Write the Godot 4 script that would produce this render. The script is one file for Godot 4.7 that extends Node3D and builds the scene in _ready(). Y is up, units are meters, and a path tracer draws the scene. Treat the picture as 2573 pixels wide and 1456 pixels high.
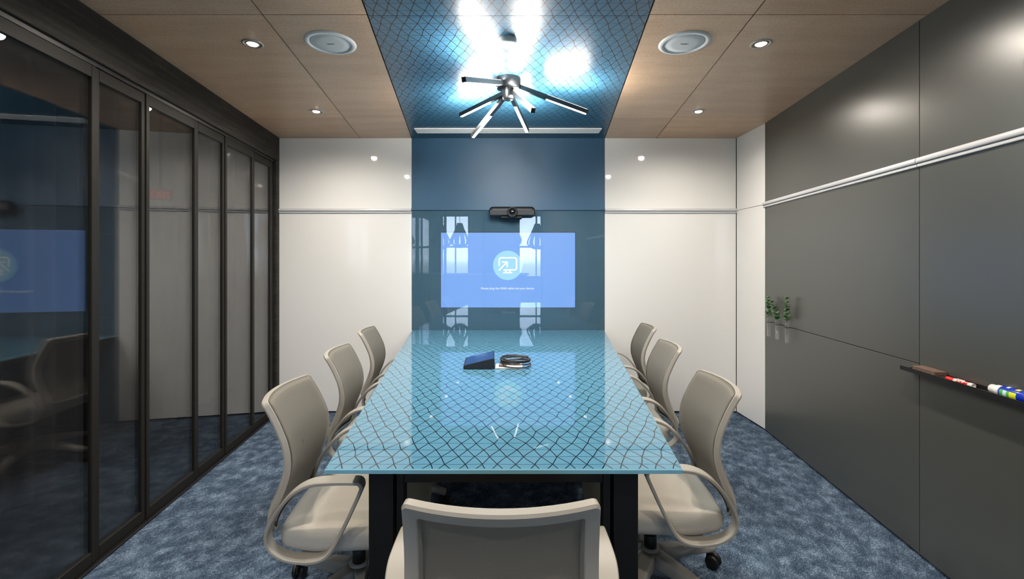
extends Node3D
# A glass-fronted meeting room. Back wall at z = 0, camera looks along -z, floor at y = 0, metres.

const D := 4.139          # camera to back wall
const H := 2.5            # ceiling height
const TOP := 0.7525       # table height

var M := {}
var used := {}

# ------------------------------------------------------------------ naming helpers
func numbered(called: String) -> String:
	var n: int = used.get(called, 0)
	used[called] = n + 1
	return called if n == 0 else "%s_%03d" % [called, n]

func thing(called: String, label: String, category: String, at := Vector3.ZERO, turn := 0.0, group := "") -> Node3D:
	var o := Node3D.new()
	o.name = numbered(called)
	add_child(o)
	o.position = at
	o.rotation.y = turn
	tag(o, label, category, group)
	return o

func tag(o: Node, label: String, category: String, group := "") -> Node:
	o.set_meta("label", label)
	o.set_meta("category", category)
	if group != "":
		o.set_meta("group", group)
	return o

func struct_node(called: String, label: String, category: String, at := Vector3.ZERO, turn := 0.0) -> Node3D:
	var o := Node3D.new()
	o.name = called
	add_child(o)
	o.position = at
	o.rotation.y = turn
	o.set_meta("kind", "structure")
	o.set_meta("label", label)
	o.set_meta("category", category)
	return o

func commit(st: SurfaceTool, called: String, m: Material, parent: Node = null) -> MeshInstance3D:
	st.generate_normals()
	var mesh := st.commit()
	return put(mesh, called, m, parent)

func put(mesh: Mesh, called: String, m: Material, parent: Node = null) -> MeshInstance3D:
	var o := MeshInstance3D.new()
	o.mesh = mesh
	o.material_override = m
	if parent == null:
		o.name = numbered(called)
		add_child(o)
	else:
		o.name = called
		parent.add_child(o, true)
	return o

# ------------------------------------------------------------------ shape helpers
func mb(smooth := false) -> SurfaceTool:
	var st := SurfaceTool.new()
	st.begin(Mesh.PRIMITIVE_TRIANGLES)
	st.set_smooth_group(1 if smooth else -1)
	return st

func tri(st: SurfaceTool, a: Vector3, b: Vector3, c: Vector3) -> void:   # counter-clockwise seen from outside
	st.add_vertex(a)
	st.add_vertex(c)
	st.add_vertex(b)

func quad(st: SurfaceTool, a: Vector3, b: Vector3, c: Vector3, d: Vector3) -> void:
	tri(st, a, b, c)
	tri(st, a, c, d)

func face(st: SurfaceTool, pts: Array, middle: Vector3) -> void:   # a convex face turned away from the middle
	var n: Vector3 = (pts[1] - pts[0]).cross(pts[2] - pts[0])
	var mid := Vector3.ZERO
	for p in pts:
		mid += p
	mid /= pts.size()
	if n.dot(mid - middle) < 0.0:
		pts = pts.duplicate()
		pts.reverse()
	for i in range(1, pts.size() - 1):
		tri(st, pts[0], pts[i], pts[i + 1])

func box(st: SurfaceTool, c: Vector3, s: Vector3, b := 0.0, xf := Transform3D()) -> void:
	var h := s / 2.0
	b = minf(b, minf(h.x, minf(h.y, h.z)) * 0.98)
	var mid := xf * c
	var v := func(sx: int, sy: int, sz: int, axis: int) -> Vector3:
		var sg := Vector3(sx, sy, sz)
		var p := Vector3.ZERO
		for k in 3:
			p[k] = sg[k] * (h[k] - (0.0 if k == axis else b))
		return xf * (c + p)
	for axis in 3:
		for s1 in [-1, 1]:
			var pts := []
			for q in [[-1, -1], [1, -1], [1, 1], [-1, 1]]:
				var sg := [0, 0, 0]
				sg[axis] = s1
				sg[(axis + 1) % 3] = q[0]
				sg[(axis + 2) % 3] = q[1]
				pts.append(v.call(sg[0], sg[1], sg[2], axis))
			face(st, pts, mid)
	if b <= 0.0:
		return
	for axis in 3:
		for q in [[-1, -1], [1, -1], [1, 1], [-1, 1]]:
			var lo := [0, 0, 0]
			var a1 := (axis + 1) % 3
			var a2 := (axis + 2) % 3
			lo[a1] = q[0]
			lo[a2] = q[1]
			lo[axis] = -1
			var hi := lo.duplicate()
			hi[axis] = 1
			face(st, [v.call(lo[0], lo[1], lo[2], a1), v.call(hi[0], hi[1], hi[2], a1), v.call(hi[0], hi[1], hi[2], a2), v.call(lo[0], lo[1], lo[2], a2)], mid)
	for sx in [-1, 1]:
		for sy in [-1, 1]:
			for sz in [-1, 1]:
				face(st, [v.call(sx, sy, sz, 0), v.call(sx, sy, sz, 1), v.call(sx, sy, sz, 2)], mid)

func box_mm(st: SurfaceTool, lo: Vector3, hi: Vector3, b := 0.0, xf := Transform3D()) -> void:
	box(st, (lo + hi) / 2.0, hi - lo, b, xf)

func prism_y(st: SurfaceTool, poly: Array, y0: float, y1: float, b := 0.0) -> void:   # convex polygon of Vector2(x, z), optional chamfer at both rims
	var mid2 := Vector2.ZERO
	for p in poly:
		mid2 += p
	mid2 /= poly.size()
	var mid := Vector3(mid2.x, (y0 + y1) / 2.0, mid2.y)
	var inner := []
	for p in poly:
		var dir: Vector2 = mid2 - p
		inner.append(p + Vector2(signf(dir.x), signf(dir.y)) * b)
	var n := poly.size()
	for yy in [y0, y1]:
		var f := []
		for p in inner:
			f.append(Vector3(p.x, yy, p.y))
		face(st, f, mid)
	for i in n:
		var j := (i + 1) % n
		var p: Vector2 = poly[i]
		var q: Vector2 = poly[j]
		face(st, [Vector3(p.x, y0 + b, p.y), Vector3(q.x, y0 + b, q.y), Vector3(q.x, y1 - b, q.y), Vector3(p.x, y1 - b, p.y)], mid)
		if b > 0.0:
			var pi_: Vector2 = inner[i]
			var qi: Vector2 = inner[j]
			face(st, [Vector3(p.x, y1 - b, p.y), Vector3(q.x, y1 - b, q.y), Vector3(qi.x, y1, qi.y), Vector3(pi_.x, y1, pi_.y)], mid)
			face(st, [Vector3(p.x, y0 + b, p.y), Vector3(q.x, y0 + b, q.y), Vector3(qi.x, y0, qi.y), Vector3(pi_.x, y0, pi_.y)], mid)

func grid(st: SurfaceTool, rows: Array, close_u: bool, close_v: bool) -> void:   # rows of points; u runs along a row, v from row to row
	var nv := rows.size()
	var nu: int = rows[0].size()
	for j in (nv if close_v else nv - 1):
		var r0: PackedVector3Array = rows[j]
		var r1: PackedVector3Array = rows[(j + 1) % nv]
		for i in (nu if close_u else nu - 1):
			var k := (i + 1) % nu
			quad(st, r0[i], r0[k], r1[k], r1[i])

func strips(st: SurfaceTool, rows: Array) -> void:   # closed both ways; smooth along each row, crisp from row to row
	for j in rows.size():
		st.set_smooth_group(j + 2)
		grid(st, [rows[j], rows[(j + 1) % rows.size()]], true, false)

func cap(st: SurfaceTool, row: PackedVector3Array, flip: bool) -> void:
	var mid := Vector3.ZERO
	for p in row:
		mid += p
	mid /= row.size()
	for i in row.size():
		var k := (i + 1) % row.size()
		if flip:
			tri(st, mid, row[k], row[i])
		else:
			tri(st, mid, row[i], row[k])

func rr(w: float, h: float, r: float, n := 3) -> PackedVector2Array:   # rounded rectangle, counter-clockwise
	var out := PackedVector2Array()
	r = minf(r, minf(w, h) / 2.0 * 0.999)
	for q in 4:
		var cx := (w / 2.0 - r) * (1.0 if q == 0 or q == 3 else -1.0)
		var cy := (h / 2.0 - r) * (1.0 if q < 2 else -1.0)
		for i in n + 1:
			var a := PI / 2.0 * (q + float(i) / n)
			out.append(Vector2(cx + cos(a) * r, cy + sin(a) * r))
	return out

func lathe(st: SurfaceTool, prof: Array, n := 24, xf := Transform3D()) -> void:   # [radius, height] from the bottom up, outside
	var rows := []
	for p in prof:
		var row := PackedVector3Array()
		for i in n:
			var a := -TAU * i / n
			row.append(xf * Vector3(cos(a) * p[0], p[1], sin(a) * p[0]))
		rows.append(row)
	grid(st, rows, true, false)

func frames(pts: PackedVector3Array, closed := false) -> Array:
	var out := []
	var n := pts.size()
	var up := Vector3.UP
	for i in n:
		var a := pts[(i - 1 + n) % n] if closed or i > 0 else pts[i]
		var b := pts[(i + 1) % n] if closed or i < n - 1 else pts[i]
		var t := (b - a).normalized()
		if i == 0 and absf(t.dot(up)) > 0.95:
			up = Vector3.RIGHT
		var r := t.cross(up).normalized()
		up = r.cross(t).normalized()
		out.append([r, up])
	return out

func tube(st: SurfaceTool, pts: PackedVector3Array, r: float, n := 8, closed := false, r_end := -1.0) -> void:
	var fr := frames(pts, closed)
	var rows := []
	for i in pts.size():
		var rad := r if r_end < 0.0 else lerpf(r, r_end, float(i) / (pts.size() - 1))
		var row := PackedVector3Array()
		for k in n:
			var a := TAU * k / n
			row.append(pts[i] + (fr[i][0] * cos(a) + fr[i][1] * sin(a)) * rad)
		rows.append(row)
	grid(st, rows, true, closed)
	if not closed:
		cap(st, rows[0], true)
		cap(st, rows[-1], false)

func catmull(pts: Array, per: int, closed := false) -> PackedVector3Array:
	var out := PackedVector3Array()
	var n := pts.size()
	for i in (n if closed else n - 1):
		var p0: Vector3 = pts[(i - 1 + n) % n] if closed or i > 0 else pts[0]
		var p1: Vector3 = pts[i]
		var p2: Vector3 = pts[(i + 1) % n]
		var p3: Vector3 = pts[(i + 2) % n] if closed or i < n - 2 else pts[n - 1]
		for k in per:
			var t := float(k) / per
			out.append(p1.cubic_interpolate(p2, p0, p3, t))
	if not closed:
		out.append(pts[n - 1])
	return out

func rbox(st: SurfaceTool, c: Vector3, s: Vector3, r: float, bend = null, n := 6, seg := 4) -> void:   # rounded box, optionally bent point by point
	var h := s / 2.0
	for axis in 3:
		var a1 := (axis + 1) % 3
		var a2 := (axis + 2) % 3
		for sg in [-1.0, 1.0]:
			var c1 := steps(h[a1], r, n, seg)
			var c2 := steps(h[a2], r, n, seg)
			var rows := []
			for q in c2:
				var row := PackedVector3Array()
				for w in c1:
					var p := Vector3.ZERO
					p[axis] = sg * h[axis]
					p[a1] = w * sg
					p[a2] = q
					var inn := Vector3(clampf(p.x, -h.x + r, h.x - r), clampf(p.y, -h.y + r, h.y - r), clampf(p.z, -h.z + r, h.z - r))
					p = inn + (p - inn).normalized() * r + c
					row.append(bend.call(p) if bend != null else p)
				rows.append(row)
			grid(st, rows, false, false)

func steps(h: float, r: float, n: int, seg: int) -> Array:
	var out := []
	for i in seg:
		out.append(-h + r - r * tan(PI / 4.0 * (1.0 - float(i) / seg)))
	for i in n + 1:
		out.append(lerpf(-h + r, h - r, float(i) / n))
	for i in seg:
		out.append(h - r + r * tan(PI / 4.0 * float(i + 1) / seg))
	return out

func stroke(st: SurfaceTool, pts: Array, w: float, z0: float, z1: float) -> void:   # a flat rounded line in the x-y plane, as solid pieces
	for i in pts.size():
		var p: Vector2 = pts[i]
		var row := PackedVector3Array()
		var back := PackedVector3Array()
		for k in 16:
			var a := TAU * k / 16
			row.append(Vector3(p.x + cos(a) * w / 2, p.y + sin(a) * w / 2, z1))
			back.append(Vector3(p.x + cos(a) * w / 2, p.y + sin(a) * w / 2, z0))
		cap(st, row, false)
		grid(st, [back, row], true, false)
		if i + 1 < pts.size():
			var q: Vector2 = pts[i + 1]
			var dir := (q - p).normalized()
			var nn := Vector2(-dir.y, dir.x) * w / 2
			var c := [p - nn, q - nn, q + nn, p + nn]
			quad(st, Vector3(c[0].x, c[0].y, z1), Vector3(c[1].x, c[1].y, z1), Vector3(c[2].x, c[2].y, z1), Vector3(c[3].x, c[3].y, z1))

func text(called: String, words: String, size: float, m: Material, parent: Node, at: Vector3, bold := false) -> MeshInstance3D:
	var t := TextMesh.new()
	var f := SystemFont.new()
	f.font_names = PackedStringArray(["Droid Sans"])
	f.font_weight = 700 if bold else 400
	t.font = f
	t.text = words
	t.font_size = 64
	t.pixel_size = size / 64.0
	t.depth = 0.0006
	var o := put(t, called, m, parent)
	o.position = at
	return o

# ------------------------------------------------------------------ materials
func mat(called: String, c: Color, rough := 0.5, metal := 0.0, spec := 0.5) -> StandardMaterial3D:
	var m := StandardMaterial3D.new()
	m.resource_name = called
	m.albedo_color = c
	m.roughness = rough
	m.metallic = metal
	m.metallic_specular = spec
	M[called] = m
	return m

func glow(called: String, c: Color, power: float) -> StandardMaterial3D:
	var m := mat(called, Color(0.02, 0.02, 0.02), 0.4)
	m.emission_enabled = true
	m.emission = c
	m.emission_energy_multiplier = power
	return m

func noise(sd: int, freq: float, oct := 3, kind := FastNoiseLite.TYPE_SIMPLEX) -> FastNoiseLite:
	var n := FastNoiseLite.new()
	n.seed = sd
	n.frequency = freq
	n.noise_type = kind
	n.fractal_octaves = oct
	return n

func noise_image(sd: int, w: int, h: int, freq: float, oct: int, to_w: int, to_h: int) -> PackedByteArray:
	var im := noise(sd, freq, oct).get_seamless_image(w, h)
	im.convert(Image.FORMAT_L8)
	if to_w != w or to_h != h:
		im.resize(to_w, to_h, Image.INTERPOLATE_CUBIC)
	return im.get_data()

func triplanar(m: StandardMaterial3D, tile: float, offset := Vector3.ZERO, world := true) -> void:
	m.uv1_triplanar = true
	m.uv1_world_triplanar = world
	m.uv1_triplanar_sharpness = 8.0
	m.uv1_scale = Vector3.ONE / tile
	m.uv1_offset = offset

func ramp_image(n: int, value: Callable) -> Image:
	var data := PackedByteArray()
	data.resize(n * n * 3)
	for i in n * n:
		var c: Color = value.call(i)
		data[i * 3] = clampi(int(c.r * 255.0), 0, 255)
		data[i * 3 + 1] = clampi(int(c.g * 255.0), 0, 255)
		data[i * 3 + 2] = clampi(int(c.b * 255.0), 0, 255)
	return Image.create_from_data(n, n, false, Image.FORMAT_RGB8, data)

func grey_image(n: int, data: PackedByteArray) -> ImageTexture:
	return ImageTexture.create_from_image(Image.create_from_data(n, n, false, Image.FORMAT_L8, data))

func lattice(base: Color, line: Color, mask_too: bool) -> Array:   # hand-drawn triangle lattice: printed lines on a plain ground
	var n := 2048
	var k := 16
	var cell := float(n) / k
	var rng := RandomNumberGenerator.new()
	rng.seed = 77
	var vx := []
	for j in k:
		var row := []
		for i in k:
			row.append(Vector2((i + 0.5 * (j % 2)) * cell + rng.randf_range(-0.13, 0.13) * cell, j * cell + rng.randf_range(-0.03, 0.03) * cell))
		vx.append(row)
	var at := func(i: int, j: int) -> Vector2:
		var jj := posmod(j, k)
		var ii := posmod(i, k)
		var p: Vector2 = vx[jj][ii]
		return p + Vector2(float(i - ii) * cell, float(j - jj) * cell)
	var im := Image.create(n, n, false, Image.FORMAT_RGB8)
	im.fill(base)
	var mk: Image
	if mask_too:
		mk = Image.create(n, n, false, Image.FORMAT_L8)
		mk.fill(Color.BLACK)
	for j in k:
		for i in k:
			var a: Vector2 = at.call(i, j)
			var odd := j % 2
			for e in 3:
				var b: Vector2 = at.call(i + 1, j) if e == 0 else at.call(i + odd, j + 1) if e == 1 else at.call(i + odd - 1, j + 1)
				var half := 2.6 if e == 0 else 4.2
				var dir := (b - a).normalized()
				var side := Vector2(-dir.y, dir.x)
				var long := a.distance_to(b)
				var bow := 0.0 if e == 0 else rng.randf_range(-0.03, 0.03) * cell
				var s := 0.0
				while s <= long:
					var c := a + dir * s + side * bow * sin(PI * s / long)
					var lo_x := int(floor(c.x - half - 1))
					var lo_y := int(floor(c.y - half - 1))
					for y in range(lo_y, lo_y + int(half * 2) + 4):
						for x in range(lo_x, lo_x + int(half * 2) + 4):
							var cover := clampf(half + 0.5 - Vector2(x + 0.5, y + 0.5).distance_to(c), 0.0, 1.0)
							if cover > 0.0:
								var px := posmod(x, n)
								var py := posmod(y, n)
								if mask_too:
									if mk.get_pixel(px, py).r < cover:
										mk.set_pixel(px, py, Color(cover, cover, cover))
										im.set_pixel(px, py, base.lerp(line, cover))
								elif cover > 0.6 or im.get_pixel(px, py).is_equal_approx(base):
									im.set_pixel(px, py, base.lerp(line, cover))
					s += 2.0
	return [ImageTexture.create_from_image(im), ImageTexture.create_from_image(mk) if mask_too else null]

func make_materials() -> void:
	# plain ones
	mat("white_panel", Color(0.875, 0.872, 0.86), 0.05)
	mat("shadow_gap", Color(0.03, 0.03, 0.032), 0.8)
	mat("backing", Color(0.05, 0.05, 0.05), 0.9)
	mat("grey_panel", Color(0.265, 0.27, 0.25), 0.31, 0.0, 0.707)
	mat("rail_white", Color(0.74, 0.745, 0.755), 0.3)
	mat("blue_upper", Color(0.20, 0.345, 0.45), 0.42)
	mat("blue_painted", Color(0.06, 0.29, 0.39), 0.6, 0.0, 0.2)
	mat("black_metal", Color(0.055, 0.052, 0.05), 0.42, 0.0)
	mat("frame_metal", Color(0.125, 0.12, 0.108), 0.5, 0.0, 0.3)
	mat("fixture_metal", Color(0.32, 0.33, 0.335), 0.38, 0.9)
	mat("table_metal", Color(0.07, 0.066, 0.064), 0.4, 0.3)
	mat("white_plastic", Color(0.93, 0.93, 0.92), 0.4)
	mat("speaker_grille", Color(0.90, 0.90, 0.89), 0.7)
	mat("badge_grey", Color(0.35, 0.35, 0.35), 0.4)
	mat("trim_silver", Color(0.72, 0.72, 0.70), 0.3, 0.8)
	mat("lamp_cup", Color(0.45, 0.38, 0.32), 0.3, 0.7)
	mat("chair_shell", Color(0.60, 0.583, 0.545), 0.42)
	mat("dark_plastic", Color(0.10, 0.095, 0.09), 0.45)
	mat("tyre", Color(0.06, 0.057, 0.055), 0.5)
	mat("steel", Color(0.55, 0.55, 0.55), 0.25, 0.9)
	mat("console_black", Color(0.075, 0.075, 0.08), 0.45)
	mat("cable_brown", Color(0.14, 0.11, 0.10), 0.5)
	mat("module_white", Color(0.84, 0.83, 0.80), 0.35)
	mat("module_brown", Color(0.30, 0.22, 0.17), 0.5)
	mat("camera_fabric", Color(0.24, 0.245, 0.25), 0.8)
	mat("camera_black", Color(0.06, 0.06, 0.065), 0.5)
	mat("lens_glass", Color(0.05, 0.06, 0.07), 0.04)
	mat("glass_edge", Color(0.44, 0.64, 0.72), 0.06)
	mat("stem_green", Color(0.45, 0.47, 0.22), 0.6)
	mat("leaf_dark", Color(0.14, 0.30, 0.17), 0.5)
	mat("leaf_mid", Color(0.26, 0.44, 0.24), 0.5)
	mat("leaf_pale", Color(0.50, 0.62, 0.46), 0.5)
	mat("marker_red", Color(0.80, 0.04, 0.06), 0.35)
	mat("marker_white", Color(0.88, 0.86, 0.84), 0.35)
	mat("spray_blue", Color(0.02, 0.16, 0.62), 0.2)
	mat("label_yellow", Color(0.80, 0.82, 0.12), 0.4)
	mat("label_green", Color(0.30, 0.66, 0.28), 0.4)
	mat("label_white", Color(0.75, 0.84, 0.88), 0.4)
	mat("lounge_wall", Color(0.42, 0.43, 0.44), 0.8)
	mat("lounge_floor", Color(0.24, 0.25, 0.27), 0.6)
	mat("lounge_white", Color(0.80, 0.80, 0.80), 0.5)
	mat("curtain_cloth", Color(0.38, 0.385, 0.40), 0.95, 0.0, 0.2)
	mat("grey_door", Color(0.42, 0.44, 0.46), 0.5)
	for k in ["leaf_dark", "leaf_mid", "leaf_pale"]:
		M[k].backlight_enabled = true
		M[k].backlight = Color(0.15, 0.22, 0.1)
	# glass
	var g := mat("clear_glass", Color(0.9, 0.95, 0.95, 0.03), 0.0)
	g.transparency = BaseMaterial3D.TRANSPARENCY_ALPHA
	var tg := mat("tinted_glass", Color(0.03, 0.033, 0.04, 0.15), 0.0)
	tg.transparency = BaseMaterial3D.TRANSPARENCY_ALPHA
	# lamps
	glow("led_glow", Color(1.0, 0.985, 0.96), 14.0)
	glow("downlight_glow", Color(1.0, 0.95, 0.88), 30.0)
	glow("screen_blue", Color(0.44, 0.655, 0.97), 0.97)
	glow("screen_circle", Color(0.62, 0.87, 1.0), 1.0)
	glow("screen_white", Color(1.0, 1.0, 1.0), 1.1)
	glow("console_screen", Color(0.0, 0.26, 0.50), 0.6)
	glow("exit_red", Color(0.55, 0.03, 0.03), 0.15)
	glow("exit_letters", Color(0.9, 0.10, 0.10), 0.35)
	M.screen_blue.roughness = 0.3
	M.console_screen.roughness = 0.08
	M.console_screen.metallic_specular = 0.25
	# carpet: mottled blue-grey pile
	var n := 1024
	var a := noise_image(3, 512, 512, 0.018, 5, n, n)
	var b := noise_image(4, n, 400, 0.035, 4, n, n)
	var c := noise_image(5, n, 512, 0.14, 3, n, n)
	var f := noise_image(6, n, n, 0.35, 2, n, n)
	var dark := Color(0.155, 0.205, 0.27)
	var pale := Color(0.57, 0.65, 0.72)
	var im := ramp_image(n, func(i: int) -> Color:
		var t := (a[i] * 0.22 + b[i] * 0.13 + c[i] * 0.25 + f[i] * 0.46) / 255.0
		t = clampf((t - 0.32) / 0.42, 0.0, 1.0)
		return dark.lerp(pale, t * t * 0.9 + t * 0.1))
	var carpet := mat("carpet", Color.WHITE, 0.95, 0.0, 0.2)
	carpet.albedo_texture = ImageTexture.create_from_image(im)
	carpet.heightmap_enabled = true
	carpet.heightmap_texture = grey_image(n, f)
	carpet.heightmap_scale = 0.35
	# oak veneer: fine dashes along x
	var g1 := noise_image(11, 64, n, 0.05, 4, n, n)
	var g2 := noise_image(12, 128, n, 0.35, 2, n, n)
	var g3 := noise_image(13, 32, 256, 0.02, 2, n, n)
	var oak_a := Color(0.84, 0.715, 0.60)
	var oak_b := Color(0.67, 0.525, 0.41)
	var oak := ramp_image(n, func(i: int) -> Color:
		var t := (g1[i] * 0.5 + g3[i] * 0.5) / 255.0
		var fleck := clampf((g2[i] / 255.0 - 0.58) * 7.0, 0.0, 1.0)
		return oak_a.lerp(oak_b, clampf((t - 0.3) * 0.55, 0.0, 0.45) + fleck * 0.60))
	var oak_tex := ImageTexture.create_from_image(oak)
	for k in 3:
		var o := mat("oak_%d" % k, [Color(1, 1, 1), Color(0.97, 0.96, 0.95), Color(1.02, 1.01, 0.99)][k], 0.36)
		o.albedo_texture = oak_tex
		triplanar(o, 0.9, Vector3(0.31 * k, 0.0, 0.47 * k))
	# smoked timber of the header beam: grain along the beam (local z)
	var t1 := noise_image(21, 32, 512, 0.03, 4, 512, 512)
	var t2 := noise_image(22, 64, 512, 0.3, 2, 512, 512)
	var dk_a := Color(0.11, 0.102, 0.09)
	var dk_b := Color(0.235, 0.222, 0.20)
	var smoked := ramp_image(512, func(i: int) -> Color:
		return dk_a.lerp(dk_b, clampf((t1[i] * 0.6 + t2[i] * 0.4) / 255.0 * 1.6 - 0.45, 0.0, 1.0)))
	var sm := mat("smoked_timber", Color.WHITE, 0.6, 0.0, 0.35)
	sm.albedo_texture = ImageTexture.create_from_image(smoked)
	triplanar(sm, 0.7, Vector3.ZERO, false)
	# woven upholstery
	var wv := PackedByteArray()
	wv.resize(64 * 64)
	for y in 64:
		for x in 64:
			var rib := 0.5 + 0.5 * sin(TAU * y / 16.0)
			var thread := 0.5 + 0.5 * sin(TAU * (x + (8 if (y / 16) % 2 == 1 else 0)) / 16.0)
			wv[y * 64 + x] = int(255.0 * clampf(rib * 0.65 + thread * 0.35, 0.0, 1.0))
	var wtex := grey_image(64, wv)
	var weave := ramp_image(64, func(i: int) -> Color:
		var t := wv[i] / 255.0
		return Color(0.60, 0.585, 0.55).lerp(Color(0.79, 0.775, 0.735), t))
	var wc := ImageTexture.create_from_image(weave)
	for k in ["seat_fabric", "mesh_fabric"]:
		var s := mat(k, Color(1.0, 0.995, 0.985), 0.85, 0.0, 0.3)
		s.albedo_texture = wc
		s.heightmap_enabled = true
		s.heightmap_texture = wtex
		s.heightmap_scale = 0.06
		s.rim_enabled = true
		s.rim = 0.25
		s.rim_tint = 0.6
		triplanar(s, 0.013, Vector3.ZERO, false)
	M.mesh_fabric.backlight_enabled = true
	M.mesh_fabric.backlight = Color(0.62, 0.61, 0.59)
	M.mesh_fabric.transparency = BaseMaterial3D.TRANSPARENCY_ALPHA
	M.mesh_fabric.albedo_color = Color(0.71, 0.705, 0.69, 0.90)
	# worn felt and wood of the eraser
	var er1 := noise_image(31, 256, 64, 0.08, 3, 256, 256)
	var er := ramp_image(256, func(i: int) -> Color:
		return Color(0.20, 0.13, 0.10).lerp(Color(0.52, 0.43, 0.38), clampf(er1[i] / 255.0 * 1.6 - 0.3, 0.0, 1.0)))
	var em := mat("eraser_felt", Color.WHITE, 0.9)
	em.albedo_texture = ImageTexture.create_from_image(er)
	triplanar(em, 0.05, Vector3.ZERO, false)
	# printed lattice of the table and of the ceiling band
	var tl := lattice(Color(0.315, 0.50, 0.59), Color(0.06, 0.08, 0.11), false)
	var tp := mat("table_print", Color.WHITE, 0.018)
	tp.albedo_texture = tl[0]
	triplanar(tp, 0.86)
	var cl := lattice(Color(0.215, 0.39, 0.49), Color(0.24, 0.20, 0.18), true)
	var cp := mat("ceiling_print", Color.WHITE, 0.36)
	cp.albedo_texture = cl[0]
	cp.metallic = 1.0
	cp.metallic_texture = cl[1]
	triplanar(cp, 0.9, Vector3(0.2, 0, 0.1))

# ------------------------------------------------------------------ plan of the room
func band(z: float) -> float:      # half width of the blue band, the same on the ceiling and the table
	return 0.876 - 0.1138 * z
func seam(z: float) -> float:      # the long joint in the oak ceiling
	return 1.348 - 0.1113 * z
func left_x(z: float) -> float:
	return -2.0875 + 0.107 * z
func right_x(z: float) -> float:
	return 2.073 + 0.0272 * z if z < 0.441 else 2.085 - 0.1085 * (z - 0.441)

const REAR := 5.04

func _ready() -> void:
	# ---- camera
	var cam := Camera3D.new()
	cam.name = "camera"
	add_child(cam)
	cam.position = Vector3(0, 1.375, D)
	var f := 1144.0
	cam.projection = Camera3D.PROJECTION_FRUSTUM
	cam.near = 0.05
	cam.far = 100.0
	cam.size = 1456.0 / f * cam.near
	cam.frustum_offset = Vector2((1286.5 - 1277.0) / f, -(728.0 - 658.0) / f) * cam.near
	cam.current = true
	# ---- sky and exposure
	var we := WorldEnvironment.new()
	we.name = "surroundings"
	var e := Environment.new()
	e.background_mode = Environment.BG_SKY
	var sky := Sky.new()
	var sm := ProceduralSkyMaterial.new()
	sm.sky_top_color = Color(0.66, 0.80, 1.0)
	sm.sky_horizon_color = Color(0.86, 0.93, 1.0)
	sm.ground_horizon_color = Color(0.62, 0.66, 0.70)
	sm.ground_bottom_color = Color(0.45, 0.47, 0.50)
	sky.sky_material = sm
	e.sky = sky
	e.background_energy_multiplier = 14.0
	e.tonemap_mode = Environment.TONE_MAPPER_LINEAR
	e.tonemap_exposure = 1.05
	e.sdfgi_enabled = true
	e.ssao_enabled = true
	e.ssil_enabled = true
	we.environment = e
	add_child(we)
	# ---- lamp strengths
	var spot_power := 1.85
	var led_power := 0.75
	make_materials()
	build_room()
	build_glass_wall()
	build_right_wall()
	build_lounge()
	build_table()
	build_chairs()
	build_screen()
	build_ceiling_things(spot_power, led_power)
	build_table_things()
	build_wall_things()

# ------------------------------------------------------------------ room shell
func wall_piece(parent: Node, called: String, lo: Vector3, hi: Vector3, m: Material, b := 0.0015) -> MeshInstance3D:
	var st := mb()
	box_mm(st, lo, hi, b)
	return commit(st, called, m, parent)

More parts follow.
